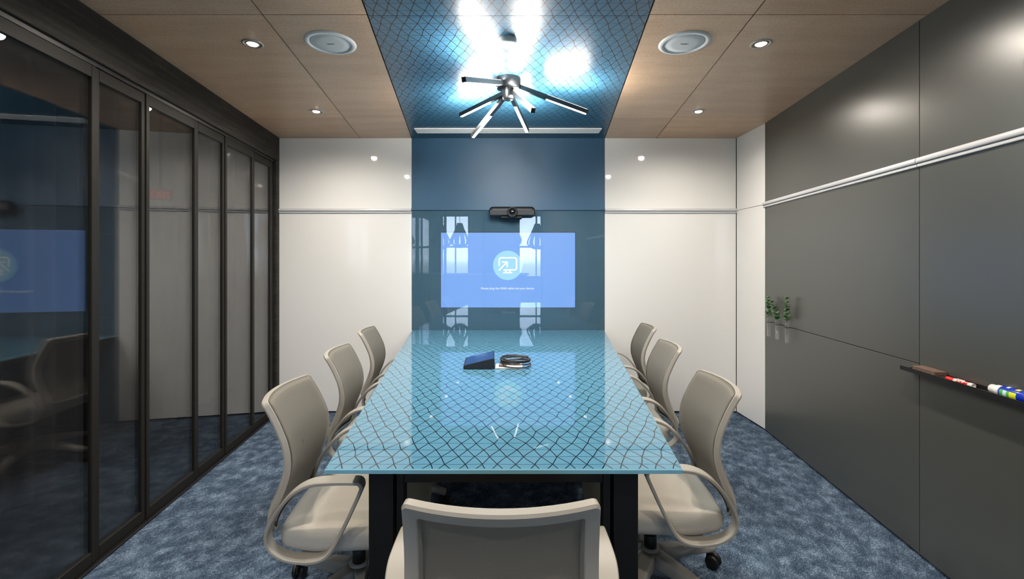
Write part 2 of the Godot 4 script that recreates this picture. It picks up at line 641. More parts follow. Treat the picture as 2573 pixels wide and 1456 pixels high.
func build_room() -> void:
	# floor
	var st := mb()
	var turn := deg_to_rad(-28.0)
	var corner := func(x: float, z: float) -> void:
		var p := Vector2(x, z).rotated(turn) / 1.3
		st.set_uv(p)
		st.add_vertex(Vector3(x, 0, z))
	for t in [[[-2.3, -0.1], [2.3, -0.1], [2.3, REAR]], [[-2.3, -0.1], [2.3, REAR], [-2.3, REAR]]]:
		for p in t:
			corner.call(p[0], p[1])
	var s2 := mb()
	box_mm(s2, Vector3(-2.3, -0.12, -0.1), Vector3(2.3, -0.001, REAR))
	s2.generate_normals()
	st.generate_normals()
	var fl := struct_node("floor", "mottled blue-grey carpet covering the meeting room floor", "carpet")
	put(st.commit(), "carpet", M.carpet, fl)
	put(s2.commit(), "slab", M.backing, fl)
	# ceiling: slab, oak panels and printed blue panels with open joints
	var ce := struct_node("ceiling", "oak veneer panel ceiling with a blue patterned band down its middle", "ceiling")
	wall_piece(ce, "slab", Vector3(-2.6, H + 0.030, -0.2), Vector3(2.6, H + 0.12, REAR), M.backing, 0.0)
	var zs := [0.0, 0.584, 2.067, 3.55, REAR]
	var gap := [0.0008, 0.0008, 0.0022, 0.0022, 0.0]
	for side in [-1.0, 1.0]:
		for row in 2:
			for k in 4:
				var z0: float = zs[k] + gap[k]
				var z1: float = zs[k + 1] - gap[k + 1]
				var cuts := [z0, z1]
				if row == 1 and side > 0.0 and z0 < 0.441 and z1 > 0.441:
					cuts = [z0, 0.441, z1]
				var poly := []
				for z in cuts:
					poly.append(Vector2(side * (band(z) + 0.004 if row == 0 else seam(z) + 0.003), z))
				cuts.reverse()
				for z in cuts:
					var outer: float = side * (seam(z) - 0.003) if row == 0 else (left_x(z) - 0.02 if side < 0.0 else right_x(z) + 0.006)
					poly.append(Vector2(outer, z))
				st = mb()
				prism_y(st, poly, H, H + 0.026)
				commit(st, "oak_panel", M["oak_%d" % ((k + row + (1 if side > 0 else 0)) % 3)], ce)
	var bz := [0.0, 0.514, 2.06, 3.55, REAR]
	for k in 4:
		var z0: float = bz[k] + (0.0 if k == 0 else 0.0015)
		var z1: float = bz[k + 1] - 0.0015
		st = mb()
		prism_y(st, [Vector2(-band(z0) + 0.003, z0), Vector2(band(z0) - 0.003, z0), Vector2(band(z1) - 0.003, z1), Vector2(-band(z1) + 0.003, z1)], H - 0.001, H + 0.026)
		commit(st, "blue_panel", M.ceiling_print, ce)
	# back wall
	var wb := struct_node("wall_back", "back wall of glossy white panels around a blue centre", "wall")
	wall_piece(wb, "backing", Vector3(-2.4, -0.1, -0.2), Vector3(2.4, H + 0.1, -0.075), M.backing, 0.0)
	for s in [[-2.12, -0.8785], [0.8785, 2.0715]]:
		wall_piece(wb, "white_panel", Vector3(s[0], 1.842, -0.07), Vector3(s[1], H, 0), M.white_panel)
		wall_piece(wb, "white_panel", Vector3(s[0], 0.014, -0.07), Vector3(s[1], 1.838, 0), M.white_panel)
	wall_piece(wb, "blue_upper_panel", Vector3(-0.8755, 1.843, -0.07), Vector3(0.8755, H, 0), M.blue_upper)
	# painted panel round the screen opening, with a sheet of glass over all of it
	for p in [[-0.8755, -0.619, 0.014, 1.839], [0.6155, 0.8755, 0.014, 1.839], [-0.619, 0.6155, 0.014, 0.951], [-0.619, 0.6155, 1.6465, 1.839]]:
		wall_piece(wb, "painted_panel", Vector3(p[0], p[2], -0.07), Vector3(p[1], p[3], -0.009), M.blue_painted, 0.0)
	wall_piece(wb, "glass_sheet", Vector3(-0.8755, 0.014, -0.0075), Vector3(0.8755, 1.839, 0.0005), M.clear_glass, 0.001)
	for s in [[-2.1, -0.879, 1], [0.879, 2.0735, 2]]:
		rail("trim_%d" % s[2], "slim white rail along the back wall %s of the blue panel" % ("left" if s[2] == 1 else "right"), Vector3(s[0], 1.836, 0.0), s[1] - s[0], -PI / 2)
	# short white return beside the grey wall
	var wr := struct_node("wall_corner", "narrow glossy white return wall between back wall and grey wall", "wall", Vector3(2.0745, 0, 0.0), atan2(0.012, 0.441))
	wall_piece(wr, "white_panel", Vector3(0, 1.842, 0.003), Vector3(0.06, H, 0.4395), M.white_panel)
	wall_piece(wr, "white_panel", Vector3(0, 0.014, 0.003), Vector3(0.06, 1.839, 0.4395), M.white_panel)
	wall_piece(wr, "backing", Vector3(0.062, -0.1, -0.2), Vector3(0.12, H + 0.1, 0.5), M.backing, 0.0)

func rail(called: String, label: String, at: Vector3, long: float, turn: float) -> Node3D:   # profile rail running along local +z after the turn, face towards local +x
	var prof := [Vector2(0, 0.0225), Vector2(0.007, 0.0225), Vector2(0.0125, 0.0205), Vector2(0.0165, 0.016), Vector2(0.0185, 0.010), Vector2(0.0185, 0.004), Vector2(0.0165, -0.001), Vector2(0.013, -0.003), Vector2(0.004, -0.0035), Vector2(0.004, -0.0055), Vector2(0.009, -0.006), Vector2(0.0105, -0.0075), Vector2(0.0105, -0.017), Vector2(0.009, -0.019), Vector2(0, -0.0195)]
	var st := mb()
	var n := prof.size()
	var rows := [PackedVector3Array(), PackedVector3Array()]
	for p in prof:
		rows[0].append(Vector3(p.x, p.y, 0))
		rows[1].append(Vector3(p.x, p.y, long))
	for i in n - 1:
		quad(st, rows[0][i + 1], rows[0][i], rows[1][i], rows[1][i + 1])
	quad(st, rows[0][0], rows[0][n - 1], rows[1][n - 1], rows[1][0])
	for k in 2:
		for i in range(1, n - 1):
			if k == 0:
				tri(st, rows[0][0], rows[0][i], rows[0][i + 1])
			else:
				tri(st, rows[1][0], rows[1][i + 1], rows[1][i])
	st.generate_normals()
	var o := MeshInstance3D.new()
	o.mesh = st.commit()
	o.material_override = M.rail_white
	o.name = called
	add_child(o)
	o.position = at
	o.rotation.y = turn
	if absf(turn + PI / 2) < 0.01:      # along the back wall: start at the right end, face the room
		o.position = at + Vector3(long, 0, 0)
	o.set_meta("kind", "structure")
	o.set_meta("label", label)
	o.set_meta("category", "rail")
	return o

func build_glass_wall() -> void:
	var turn := atan2(0.107, 1.0)
	var at := Vector3(-2.1066, 0, 0)
	var wl := struct_node("wall_left", "dark timber header beam and post framing the glass partition", "beam", at, turn)
	var st := mb()
	box_mm(st, Vector3(-0.13, 2.283, 0.0), Vector3(0.026, H + 0.01, 5.05), 0.003)
	commit(st, "header_beam", M.smoked_timber, wl)
	st = mb()
	box_mm(st, Vector3(-0.13, 0.0, 0.002), Vector3(0.026, 2.2825, 0.07), 0.003)
	commit(st, "post", M.smoked_timber, wl)
	st = mb()
	box_mm(st, Vector3(-0.02, 2.262, 0.07), Vector3(0.012, 2.283, 5.05))
	commit(st, "track", M.black_metal, wl)
	st = mb()
	box_mm(st, Vector3(-0.045, 0.0, 0.07), Vector3(0.03, 0.012, 5.05), 0.002)
	commit(st, "floor_track", M.black_metal, wl)
	var edges := [0.072, 0.13, 0.486, 0.932, 1.282, 1.748, 2.081, 2.56, 2.87, 3.33, 3.67, 4.13, 4.47, 5.0]
	var words := ["", "narrow dark glass door panel sixth from the front, next to the white back wall", "dark glass door panel fifth from the left edge, wide bright reflection", "dark glass door panel fourth from the left edge of the view", "dark glass door panel third from the left edge, with a red glow", "dark glass door panel second from the left edge, with a lamp reflection", "large dark glass door panel at the left edge reflecting the blue screen"]
	var number := 1
	for k in range(0, edges.size() - 1):
		var z0: float = edges[k] + 0.0015
		var z1: float = edges[k + 1] - 0.0015
		var label: String = words[k] if k < words.size() and words[k] != "" else "slim dark metal jamb where the glass partition meets the post" if k == 0 else "dark framed glass partition panel beside the camera, outside the view"
		var d := struct_node("door_%d" % number, label, "glass door", at, turn)
		number += 1
		if k == 0:
			wall_piece(d, "jamb", Vector3(-0.03, 0.013, z0), Vector3(0.004, 2.261, z1), M.black_metal, 0.001)
			continue
		var x0 := -0.025 if k % 2 == 0 else -0.031
		var x1 := 0.012 if k % 2 == 0 else 0.006
		var sw := 0.024
		for e in [[z0, z0 + sw], [z1 - sw, z1]]:
			wall_piece(d, "stile", Vector3(x0, 0.013, e[0]), Vector3(x1, 2.261, e[1]), M.frame_metal, 0.002)
		wall_piece(d, "rail", Vector3(x0, 0.013, z0 + sw), Vector3(x1, 0.068, z1 - sw), M.frame_metal, 0.002)
		wall_piece(d, "rail", Vector3(x0, 2.205, z0 + sw), Vector3(x1, 2.261, z1 - sw), M.frame_metal, 0.002)
		wall_piece(d, "glass_pane", Vector3(x0 + 0.022, 0.066, z0 + sw - 0.002), Vector3(x0 + 0.028, 2.207, z1 - sw + 0.002), M.tinted_glass, 0.0)
		wall_piece(d, "glass_pane", Vector3(x0 + 0.006, 0.066, z0 + sw - 0.002), Vector3(x0 + 0.012, 2.207, z1 - sw + 0.002), M.tinted_glass, 0.0)
	# unlit passage beyond the glass
	var co := struct_node("wall_passage", "dark unlit passage seen through the glass partition", "wall", at, turn)
	wall_piece(co, "passage_wall", Vector3(-1.75, -0.1, -2.5), Vector3(-1.65, 2.7, 5.1), M.lounge_wall, 0.0)
	wall_piece(co, "passage_end", Vector3(-1.65, -0.1, -2.6), Vector3(0.0, 2.7, -2.5), M.lounge_wall, 0.0)
	wall_piece(co, "passage_end", Vector3(-1.65, -0.1, 5.06), Vector3(-0.13, 2.7, 5.16), M.lounge_wall, 0.0)
	wall_piece(co, "passage_side", Vector3(-0.12, -0.1, -2.5), Vector3(-0.02, 2.7, -0.01), M.lounge_wall, 0.0)
	wall_piece(co, "passage_floor", Vector3(-1.65, -0.1, -2.5), Vector3(-0.046, -0.0, 5.06), M.lounge_floor, 0.0)
	wall_piece(co, "passage_ceiling", Vector3(-1.65, 2.6, -2.5), Vector3(-0.131, 2.7, 5.06), M.lounge_wall, 0.0)
	# pleated curtain drawn behind the glass
	var cu := mb(true)
	var wave := [PackedVector3Array(), PackedVector3Array()]
	var rng := RandomNumberGenerator.new()
	rng.seed = 9
	var zc := -0.9
	var phase := 0.0
	while zc < 5.0:
		var off := 0.035 * sin(phase) + 0.012 * sin(phase * 0.37)
		wave[0].append(Vector3(-0.80 + off, 0.01, zc))
		wave[1].append(Vector3(-0.80 + off, 2.55, zc))
		zc += 0.02
		phase += rng.randf_range(0.55, 0.95)
	grid(cu, wave, false, false)
	var drape := commit(cu, "curtain", M.curtain_cloth)
	drape.position = at
	drape.rotation.y = turn
	tag(drape, "grey pleated curtain behind the glass partition", "curtain")
	# exit sign glowing beyond the glass
	var s := thing("exit_sign", "small red illuminated exit sign dimly visible through the dark glass", "sign", at + Vector3(-0.577, 1.892, 0.62), 0.35)
	st = mb()
	box(st, Vector3.ZERO, Vector3(0.30, 0.17, 0.04), 0.006)
	commit(st, "housing", M.black_metal, s)
	st = mb()
	box(st, Vector3(0, 0, 0.021), Vector3(0.27, 0.14, 0.002), 0.0005)
	commit(st, "sign_face", M.exit_red, s)
	st = mb()
	box_mm(st, Vector3(-0.02, 0.085, -0.02), Vector3(0.02, 1.4, 0.02))
	commit(st, "bracket", M.black_metal, s)
	s.scale = Vector3.ONE * 0.5
	text("letters", "EXIT", 0.13, M.exit_letters, s, Vector3(0, 0, 0.0225), true)

func build_right_wall() -> void:
	var turn := -atan2(0.1085, 1.0)
	var at := Vector3(2.085, 0, 0.441)
	var w := struct_node("wall_right", "satin dark grey panelled wall with thin joints", "wall", at, turn)
	wall_piece(w, "backing", Vector3(0.024, -0.1, 0.0), Vector3(0.14, H + 0.1, 4.7), M.backing, 0.0)
	var zz := [0.0, 1.588, 3.176, 4.65]
	for k in 3:
		var z0: float = zz[k] + 0.0016
		var z1: float = zz[k + 1] - 0.0016
		var ys := [[0.014, 0.8975], [0.9005, 1.835], [1.839, H]] if k == 0 else [[0.014, 1.835], [1.839, H]]
		for y in ys:
			wall_piece(w, "grey_panel", Vector3(0, y[0], z0), Vector3(0.022, y[1], z1), M.grey_panel, 0.001)
	var u := Vector3(-0.1085, 0, 1).normalized()
	for k in 2:
		var z0 := -0.012 if k == 0 else 1.5905
		var z1 := 1.5865 if k == 0 else 4.6
		var r := rail("trim_%d" % (3 + k), "white rail on the grey wall, %s section" % ("far" if k == 0 else "near"), at + u * z0 + Vector3(0, 1.836, 0), z1 - z0, turn)
		r.scale = Vector3(-1.05, 1.05, 1)

# ------------------------------------------------------------------ what lies behind the camera (seen in the glass)
func build_lounge() -> void:
	var wr := struct_node("wall_rear", "rear partition with an open doorway behind the camera", "partition")
	wall_piece(wr, "header", Vector3(-2.2, 2.38, REAR), Vector3(2.2, 2.62, REAR + 0.1), M.grey_door, 0.0)
	wall_piece(wr, "grey_leaf", Vector3(0.70, 0.0, REAR), Vector3(1.6, 2.38, REAR + 0.06), M.grey_door, 0.002)
	for x in [-2.1, -1.30, -0.52, 0.655, 1.6]:
		wall_piece(wr, "mullion", Vector3(x, 0.0, REAR), Vector3(x + 0.045, 2.38, REAR + 0.08), M.frame_metal, 0.002)
	for x in [[-2.055, -1.30], [-1.255, -0.52], [1.645, 2.1]]:
		wall_piece(wr, "glass_pane", Vector3(x[0], 0.02, REAR + 0.03), Vector3(x[1], 2.38, REAR + 0.036), M.clear_glass, 0.0)
	var far := struct_node("wall_lounge", "pale walls of the lounge beyond the doorway", "wall")
	var zw := 10.0
	var hx := 4.6
	wall_piece(far, "floor_slab", Vector3(-hx, -0.12, REAR), Vector3(hx, -0.004, zw + 0.3), M.lounge_floor, 0.0)
	wall_piece(far, "ceiling_slab", Vector3(-hx, 3.3, REAR), Vector3(hx, 3.4, zw + 0.3), M.lounge_wall, 0.0)
	wall_piece(far, "upper_wall", Vector3(-hx, 2.62, REAR), Vector3(hx, 3.3, REAR + 0.1), M.lounge_wall, 0.0)
	wall_piece(far, "side_wall", Vector3(-hx - 0.1, -0.1, REAR), Vector3(-hx, 3.4, zw + 0.3), M.lounge_wall, 0.0)
	wall_piece(far, "side_wall", Vector3(hx, -0.1, REAR), Vector3(hx + 0.1, 3.4, zw + 0.3), M.lounge_wall, 0.0)
	wall_piece(far, "front_wall", Vector3(-hx, -0.1, REAR), Vector3(-2.2, 2.62, REAR + 0.1), M.lounge_wall, 0.0)
	wall_piece(far, "front_wall", Vector3(2.2, -0.1, REAR), Vector3(hx, 2.62, REAR + 0.1), M.lounge_wall, 0.0)
	var wins := [[-3.6, -2.6], [-2.1, -1.2], [0.30, 1.45], [2.5, 3.5]]
	var x0 := -hx
	for k in wins.size() + 1:
		var x1: float = wins[k][0] if k < wins.size() else hx
		wall_piece(far, "pier", Vector3(x0, 0.85, zw), Vector3(x1, 2.85, zw + 0.3), M.lounge_wall, 0.0)
		if k < wins.size():
			x0 = wins[k][1]
	wall_piece(far, "sill_wall", Vector3(-hx, -0.1, zw), Vector3(hx, 0.85, zw + 0.3), M.lounge_wall, 0.0)
	wall_piece(far, "lintel_wall", Vector3(-hx, 2.85, zw), Vector3(hx, 3.4, zw + 0.3), M.lounge_wall, 0.0)
	for k in wins.size():
		var w := struct_node("window_%d" % (k + 1), "tall daylit sash window in the lounge behind the camera", "window")
		var a: float = wins[k][0]
		var b: float = wins[k][1]
		for p in [[a, a + 0.06, 0.85, 2.85], [b - 0.06, b, 0.85, 2.85], [a + 0.06, b - 0.06, 0.85, 0.92], [a + 0.06, b - 0.06, 2.79, 2.85], [a + 0.06, b - 0.06, 1.81, 1.87], [(a + b) / 2 - 0.02, (a + b) / 2 + 0.02, 0.92, 1.81], [(a + b) / 2 - 0.02, (a + b) / 2 + 0.02, 1.87, 2.79]]:
			wall_piece(w, "frame_bar", Vector3(p[0], p[2], zw + 0.08), Vector3(p[1], p[3], zw + 0.14), M.frame_metal, 0.003)
		wall_piece(w, "pane", Vector3(a + 0.05, 0.9, zw + 0.105), Vector3(b - 0.05, 2.8, zw + 0.111), M.clear_glass, 0.0)
	# reception counter
	var c := thing("reception_counter", "pale counter in the lounge, reflected in the blue glass", "counter", Vector3(-0.9, 0, 8.2))
	wall_piece(c, "front", Vector3(-1.4, 0, -0.25), Vector3(1.4, 1.02, 0.25), M.lounge_wall, 0.004)
	wall_piece(c, "counter_top", Vector3(-1.45, 1.02, -0.32), Vector3(1.45, 1.06, 0.30), M.lounge_white, 0.004)
	# slatted pendant lamps hanging over the lounge
	var spots := [[0.10, 1.95, 7.4], [0.72, 1.90, 7.2], [-1.25, 1.95, 7.6], [-1.7, 1.9, 7.3]]
	var words := ["dark slatted pendant lamp reflected just below the camera bar", "dark slatted pendant lamp reflected at the right of the bright window", "dark slatted pendant lamp reflected at the upper left of the screen", "dark slatted pendant lamp reflected leftmost in the blue glass"]
	for k in spots.size():
		var s: Array = spots[k]
		var p := thing("pendant_lamp", words[k], "pendant lamp", Vector3(s[0], s[1], s[2]), 0.3 * k, "pendant lamps in the lounge")
		st_tube(p, "cord", [Vector3(0, 0.42, 0), Vector3(0, 3.3 - s[1], 0)], 0.006, M.black_metal)
		for i in 10:
			var a := TAU * i / 10.0
			var dir := Vector3(cos(a), 0, sin(a))
			var side := Vector3(-sin(a), 0, cos(a)) * 0.045
			var prof := [Vector2(0.05, 0.42), Vector2(0.12, 0.25), Vector2(0.26, -0.02), Vector2(0.25, -0.10), Vector2(0.12, -0.2), Vector2(0.05, -0.22)]
			var st := mb()
			for j in prof.size() - 1:
				var q0: Vector3 = dir * prof[j].x + Vector3(0, prof[j].y, 0)
				var q1: Vector3 = dir * prof[j + 1].x + Vector3(0, prof[j + 1].y, 0)
				var inn := dir * -0.008
				quad(st, q0 - side, q0 + side, q1 + side, q1 - side)
				quad(st, q0 + side + inn, q0 - side + inn, q1 - side + inn, q1 + side + inn)
				quad(st, q0 + side, q0 + side + inn, q1 + side + inn, q1 + side)
				quad(st, q0 - side + inn, q0 - side, q1 - side, q1 - side + inn)
			commit(st, "slat", M.black_metal, p)

func st_tube(parent: Node, called: String, pts: Array, r: float, m: Material, n := 8) -> MeshInstance3D:
	var st := mb(true)
	tube(st, PackedVector3Array(pts), r, n)
	return commit(st, called, m, parent)

# ------------------------------------------------------------------ table
func build_table() -> void:
	var zf := 2.775
	var t := thing("conference_table", "long tapering glass conference table printed with a dark triangle lattice, on black metal legs", "table", Vector3(0, 0, 0))
	var poly := [Vector2(-0.874, 0.004), Vector2(0.874, 0.004), Vector2(0.524, zf), Vector2(-0.551, zf)]
	var th := 0.014
	var b := 0.003
	# printed upper face inside a clear edge
	var top := mb()
	var rim := mb()
	var inner := []
	for p in poly:
		inner.append(Vector2(p.x - signf(p.x) * 0.004, p.y + (0.0 if p.y < 1.0 else -0.004)))
	var mid := Vector3(0, TOP - th / 2, 1.3)
	var f := []
	for p in inner:
		f.append(Vector3(p.x, TOP, p.y))
	face(top, f, mid)
	f = []
	for p in poly:
		f.append(Vector3(p.x, TOP - th, p.y))
	face(top, f, mid)
	for i in 4:
		var j := (i + 1) % 4
		var p: Vector2 = poly[i]
		var q: Vector2 = poly[j]
		var pin: Vector2 = inner[i]
		var qin: Vector2 = inner[j]
		face(rim, [Vector3(p.x, TOP - th, p.y), Vector3(q.x, TOP - th, q.y), Vector3(q.x, TOP - b, q.y), Vector3(p.x, TOP - b, p.y)], mid)
		face(rim, [Vector3(p.x, TOP - b, p.y), Vector3(q.x, TOP - b, q.y), Vector3(qin.x, TOP, qin.y), Vector3(pin.x, TOP, pin.y)], mid)
	commit(top, "tabletop", M.table_print, t)
	commit(rim, "glass_edge", M.glass_edge, t)
	var y1 := TOP - th
	var wide := func(z: float) -> float:
		return 0.372 + (zf - z) * 0.118
	for z in [zf - 0.10, 0.14]:
		for s in [-1.0, 1.0]:
			var w: float = wide.call(z)
			var xo: float = s * w - 0.015
			wall_piece(t, "leg", Vector3(xo - 0.038, 0.002, z - 0.04), Vector3(xo + 0.038, y1 - 0.002, z + 0.04), M.table_metal, 0.002)
			wall_piece(t, "leg_liner", Vector3(xo - s * 0.058 - 0.011, 0.002, z - 0.02), Vector3(xo - s * 0.058 + 0.011, y1 - 0.002, z + 0.03), M.table_metal, 0.001)
		var w2: float = wide.call(z)
		wall_piece(t, "cross_rail", Vector3(-w2 + 0.055, y1 - 0.06, z - 0.02), Vector3(w2 - 0.085, y1 - 0.004, z + 0.03), M.table_metal, 0.002)
	for s in [-1.0, 1.0]:
		var st := mb()
		var a := Vector3(s * wide.call(2.62) - 0.015, y1 - 0.032, 2.62)
		var c := Vector3(s * wide.call(0.19) - 0.015, y1 - 0.032, 0.19)
		var dir := (c - a).normalized()
		var xf := Transform3D(Basis(Vector3.UP.cross(dir).normalized(), Vector3.UP, dir), (a + c) / 2)
		box(st, Vector3.ZERO, Vector3(0.05, 0.056, a.distance_to(c)), 0.002, xf)
		commit(st, "side_rail", M.table_metal, t)
	wall_piece(t, "cable_tray", Vector3(-0.16, y1 - 0.12, 0.6), Vector3(0.13, y1 - 0.003, 2.2), M.black_metal, 0.003)

# ------------------------------------------------------------------ chairs
func back_z(y: float) -> float:
	var ys := [0.38, 0.43, 0.48, 0.56, 0.64, 0.72, 0.795, 0.852, 0.876]
	var zs := [-0.295, -0.312, -0.305, -0.272, -0.250, -0.258, -0.288, -0.317, -0.335]
	for i in ys.size() - 1:
		if y <= ys[i + 1] or i == ys.size() - 2:
			var t := clampf((y - ys[i]) / (ys[i + 1] - ys[i]), 0.0, 1.0)
			return cubic_interpolate(zs[i], zs[i + 1], zs[maxi(i - 1, 0)], zs[mini(i + 2, zs.size() - 1)], t)
	return zs[0]

func back_point(s: float, y: float, off: float) -> Vector3:
	var hw := 0.205 + 0.012 * sin(clampf((y - 0.42) / 0.46, 0.0, 1.0) * PI)
	var u := s / 0.205
	var x := u * hw
	var sag := 0.046
	var z := back_z(y) - sag * (1.0 - u * u)
	var dzdx := 2.0 * sag * u / hw
	var dzdy := (back_z(y + 0.005) - back_z(y - 0.005)) / 0.01
	var n := Vector3(-dzdx, -dzdy, 1.0).normalized()
	return Vector3(x, y, z) + n * off

func back_loop(hw: float, y0: float, y1: float, r_top: float, r_low: float) -> PackedVector2Array:
	var out := PackedVector2Array()
	var corners := [[hw - r_top, y1 - r_top, r_top, 0.0], [-hw + r_top, y1 - r_top, r_top, PI / 2], [-hw + r_low, y0 + r_low, r_low, PI], [hw - r_low, y0 + r_low, r_low, PI * 1.5]]
	for q in 4:
		var c: Array = corners[q]
		for i in 7:
			var a: float = c[3] + PI / 2 * i / 6.0
			out.append(Vector2(c[0] + cos(a) * c[2], c[1] + sin(a) * c[2]))
		var nx: Array = corners[(q + 1) % 4]
		var a0: float = c[3] + PI / 2
		var p := Vector2(c[0] + cos(a0) * c[2], c[1] + sin(a0) * c[2])
		var e := Vector2(nx[0] + cos(a0) * nx[2], nx[1] + sin(a0) * nx[2])
		for i in range(1, 14):
			out.append(p.lerp(e, i / 14.0))
	return out

func make_chair() -> Node3D:
	var t := thing("office_chair", "", "chair", Vector3.ZERO, 0.0, "meeting chairs around the table")
	# back frame: a rim on a curved sheet
	var o_loop := back_loop(0.205, 0.40, 0.876, 0.014, 0.05)
	var i_loop := back_loop(0.170, 0.45, 0.844, 0.008, 0.03)
	var sect := [[0.0, -0.009], [0.10, -0.0145], [0.94, -0.0145], [1.0, -0.0125], [1.0, 0.007], [0.94, 0.009], [0.05, 0.009], [0.0, 0.007]]
	var st := mb(true)
	var rows := []
	for k in sect.size():
		var row := PackedVector3Array()
		for i in o_loop.size():
			var p := o_loop[i].lerp(i_loop[i], sect[k][0])
			row.append(back_point(p.x, p.y, sect[k][1]))
		rows.append(row)
	rows.reverse()
	strips(st, rows)
	commit(st, "back_frame", M.chair_shell, t)
	# mesh: stretched over the front of the rim
	var m_loop := back_loop(0.2005, 0.405, 0.872, 0.014, 0.048)
	st = mb(true)
	var mid := Vector2(0, 0.66)
	rows = []
	for k in 11:
		var row := PackedVector3Array()
		for i in m_loop.size():
			var p := mid.lerp(m_loop[i], 0.02 + 0.98 * k / 10.0)
			var off := 0.0145 if k < 10 else 0.0100
			row.append(back_point(p.x, p.y, off))
		rows.append(row)
	for k in range(9, -1, -1):
		var row := PackedVector3Array()
		for i in m_loop.size():
			var p := mid.lerp(m_loop[i], 0.02 + 0.98 * k / 10.0)
			row.append(back_point(p.x, p.y, 0.0100))
		rows.append(row)
	rows.reverse()
	grid(st, rows, true, false)
	commit(st, "back_mesh", M.mesh_fabric, t)
	# arm loops
	var spine := [[-0.010, 0.641, 0.262, 0.055], [-0.086, 0.643, 0.262, 0.055], [-0.150, 0.638, 0.261, 0.054], [-0.202, 0.614, 0.256, 0.050], [-0.250, 0.568, 0.246, 0.046], [-0.290, 0.51, 0.234, 0.044], [-0.314, 0.45, 0.228, 0.044], [-0.302, 0.402, 0.228, 0.047], [-0.252, 0.372, 0.234, 0.052], [-0.18, 0.364, 0.243, 0.054], [-0.122, 0.374, 0.251, 0.048], [-0.086, 0.404, 0.256, 0.040], [-0.050, 0.47, 0.260, 0.034], [-0.012, 0.55, 0.262, 0.034], [0.012, 0.604, 0.262, 0.040], [0.017, 0.622, 0.262, 0.048], [0.010, 0.637, 0.262, 0.054]]
	for side in [-1.0, 1.0]:
		var pts := []
		var wid := []
		for p in spine:
			pts.append(Vector3(p[2] * side, p[1] - 0.024, p[0]))
			wid.append(Vector3(p[3], 0, 0))
		var path := catmull(pts, 5, true)
		var widths := catmull(wid, 5, true)
		rows = []
		var prof := rr(1.0, 0.013, 0.003, 1)
		var n := path.size()
		for i in n:
			var tn := (path[(i + 1) % n] - path[(i - 1 + n) % n]).normalized()
			var nn := Vector3.RIGHT.cross(tn).normalized()
			var row := PackedVector3Array()
			for q in prof:
				var edge := 0.5 * widths[i].x - 0.003
				var qx := signf(q.x) * edge + (q.x - signf(q.x) * 0.497)
				row.append(path[i] + Vector3.RIGHT * qx + nn * q.y)
			rows.append(row)
		st = mb(true)
		var turned := []
		for k in prof.size():
			var row := PackedVector3Array()
			for i in n:
				row.append(rows[n - 1 - i][k])
			turned.append(row)
		strips(st, turned)
		commit(st, "arm", M.chair_shell, t)
	# seat cushion
	st = mb(true)
	rbox(st, Vector3(0, 0.386, -0.040), Vector3(0.475, 0.088, 0.495), 0.036, func(p: Vector3) -> Vector3:
		var front := clampf((p.z - 0.08) / 0.14, 0.0, 1.0)
		var rear := clampf((-p.z - 0.10) / 0.18, 0.0, 1.0)
		p.y -= 0.022 * front * front
		p.y += 0.008 * rear * rear
		p.x *= 1.0 - 0.15 * rear * rear - 0.07 * front * front
		p.z += 0.012 * (1.0 - pow(p.x / 0.24, 2.0)) * signf(p.z) * maxf(front, rear)
		return p, 10, 4)
	commit(st, "seat", M.seat_fabric, t)
	# yoke and mechanism
	st = mb(true)
	rbox(st, Vector3(0, 0.334, -0.16), Vector3(0.46, 0.022, 0.10), 0.009, null, 4, 2)
	commit(st, "yoke", M.chair_shell, t)
	st = mb(true)
	rbox(st, Vector3(0, 0.318, -0.05), Vector3(0.17, 0.055, 0.24), 0.014, null, 3, 2)
	commit(st, "mechanism", M.dark_plastic, t)
	st = mb(true)
	tube(st, catmull([Vector3(-0.05, 0.318, 0.02), Vector3(-0.19, 0.318, 0.03), Vector3(-0.225, 0.305, 0.03), Vector3(-0.235, 0.25, 0.024)], 4), 0.007, 8)
	commit(st, "lever", M.dark_plastic, t)
	st = mb(true)
	lathe(st, [[0.0, 0.165], [0.026, 0.165], [0.026, 0.22], [0.024, 0.224], [0.015, 0.225], [0.015, 0.298], [0.0, 0.299]], 20, Transform3D(Basis(), Vector3(0, 0, -0.06)))
	commit(st, "gas_column", M.dark_plastic, t)
	# five-star base on casters
	st = mb(true)
	lathe(st, [[0.0, 0.088], [0.036, 0.088], [0.044, 0.095], [0.044, 0.150], [0.038, 0.166], [0.029, 0.170], [0.0, 0.170]], 24)
	var base := commit(st, "base", M.chair_shell, t)
	base.position = Vector3(0, 0, -0.06)
	var leg := mb(true)
	rows = []
	for k in 9:
		var q := k / 8.0
		var r := lerpf(0.03, 0.345, q)
		var y := lerpf(0.132, 0.082, q) + 0.008 * sin(q * PI)
		var w := lerpf(0.062, 0.040, q)
		var h := lerpf(0.062, 0.028, q)
		var row := PackedVector3Array()
		for p in rr(w, h, 0.010, 3):
			row.append(Vector3(r, y + p.y, -p.x))
		rows.append(row)
	rows.reverse()
	grid(leg, rows, true, false)
	cap(leg, rows[0], true)
	cap(leg, rows[-1], false)
	leg.generate_normals()
	var leg_mesh := leg.commit()
	var cs := mb(true)
	for s in [-1.0, 1.0]:
		var xf := Transform3D(Basis(Vector3(0, 0, 1), PI / 2), Vector3(s * 0.0165, 0.030, 0.012))
		lathe(cs, [[0.0, -0.009], [0.024, -0.009], [0.029, -0.006], [0.030, 0.0], [0.029, 0.006], [0.024, 0.009], [0.0, 0.009]], 20, xf)
	tube(cs, PackedVector3Array([Vector3(0, 0.03, 0.0), Vector3(0, 0.074, 0.0)]), 0.007, 10)
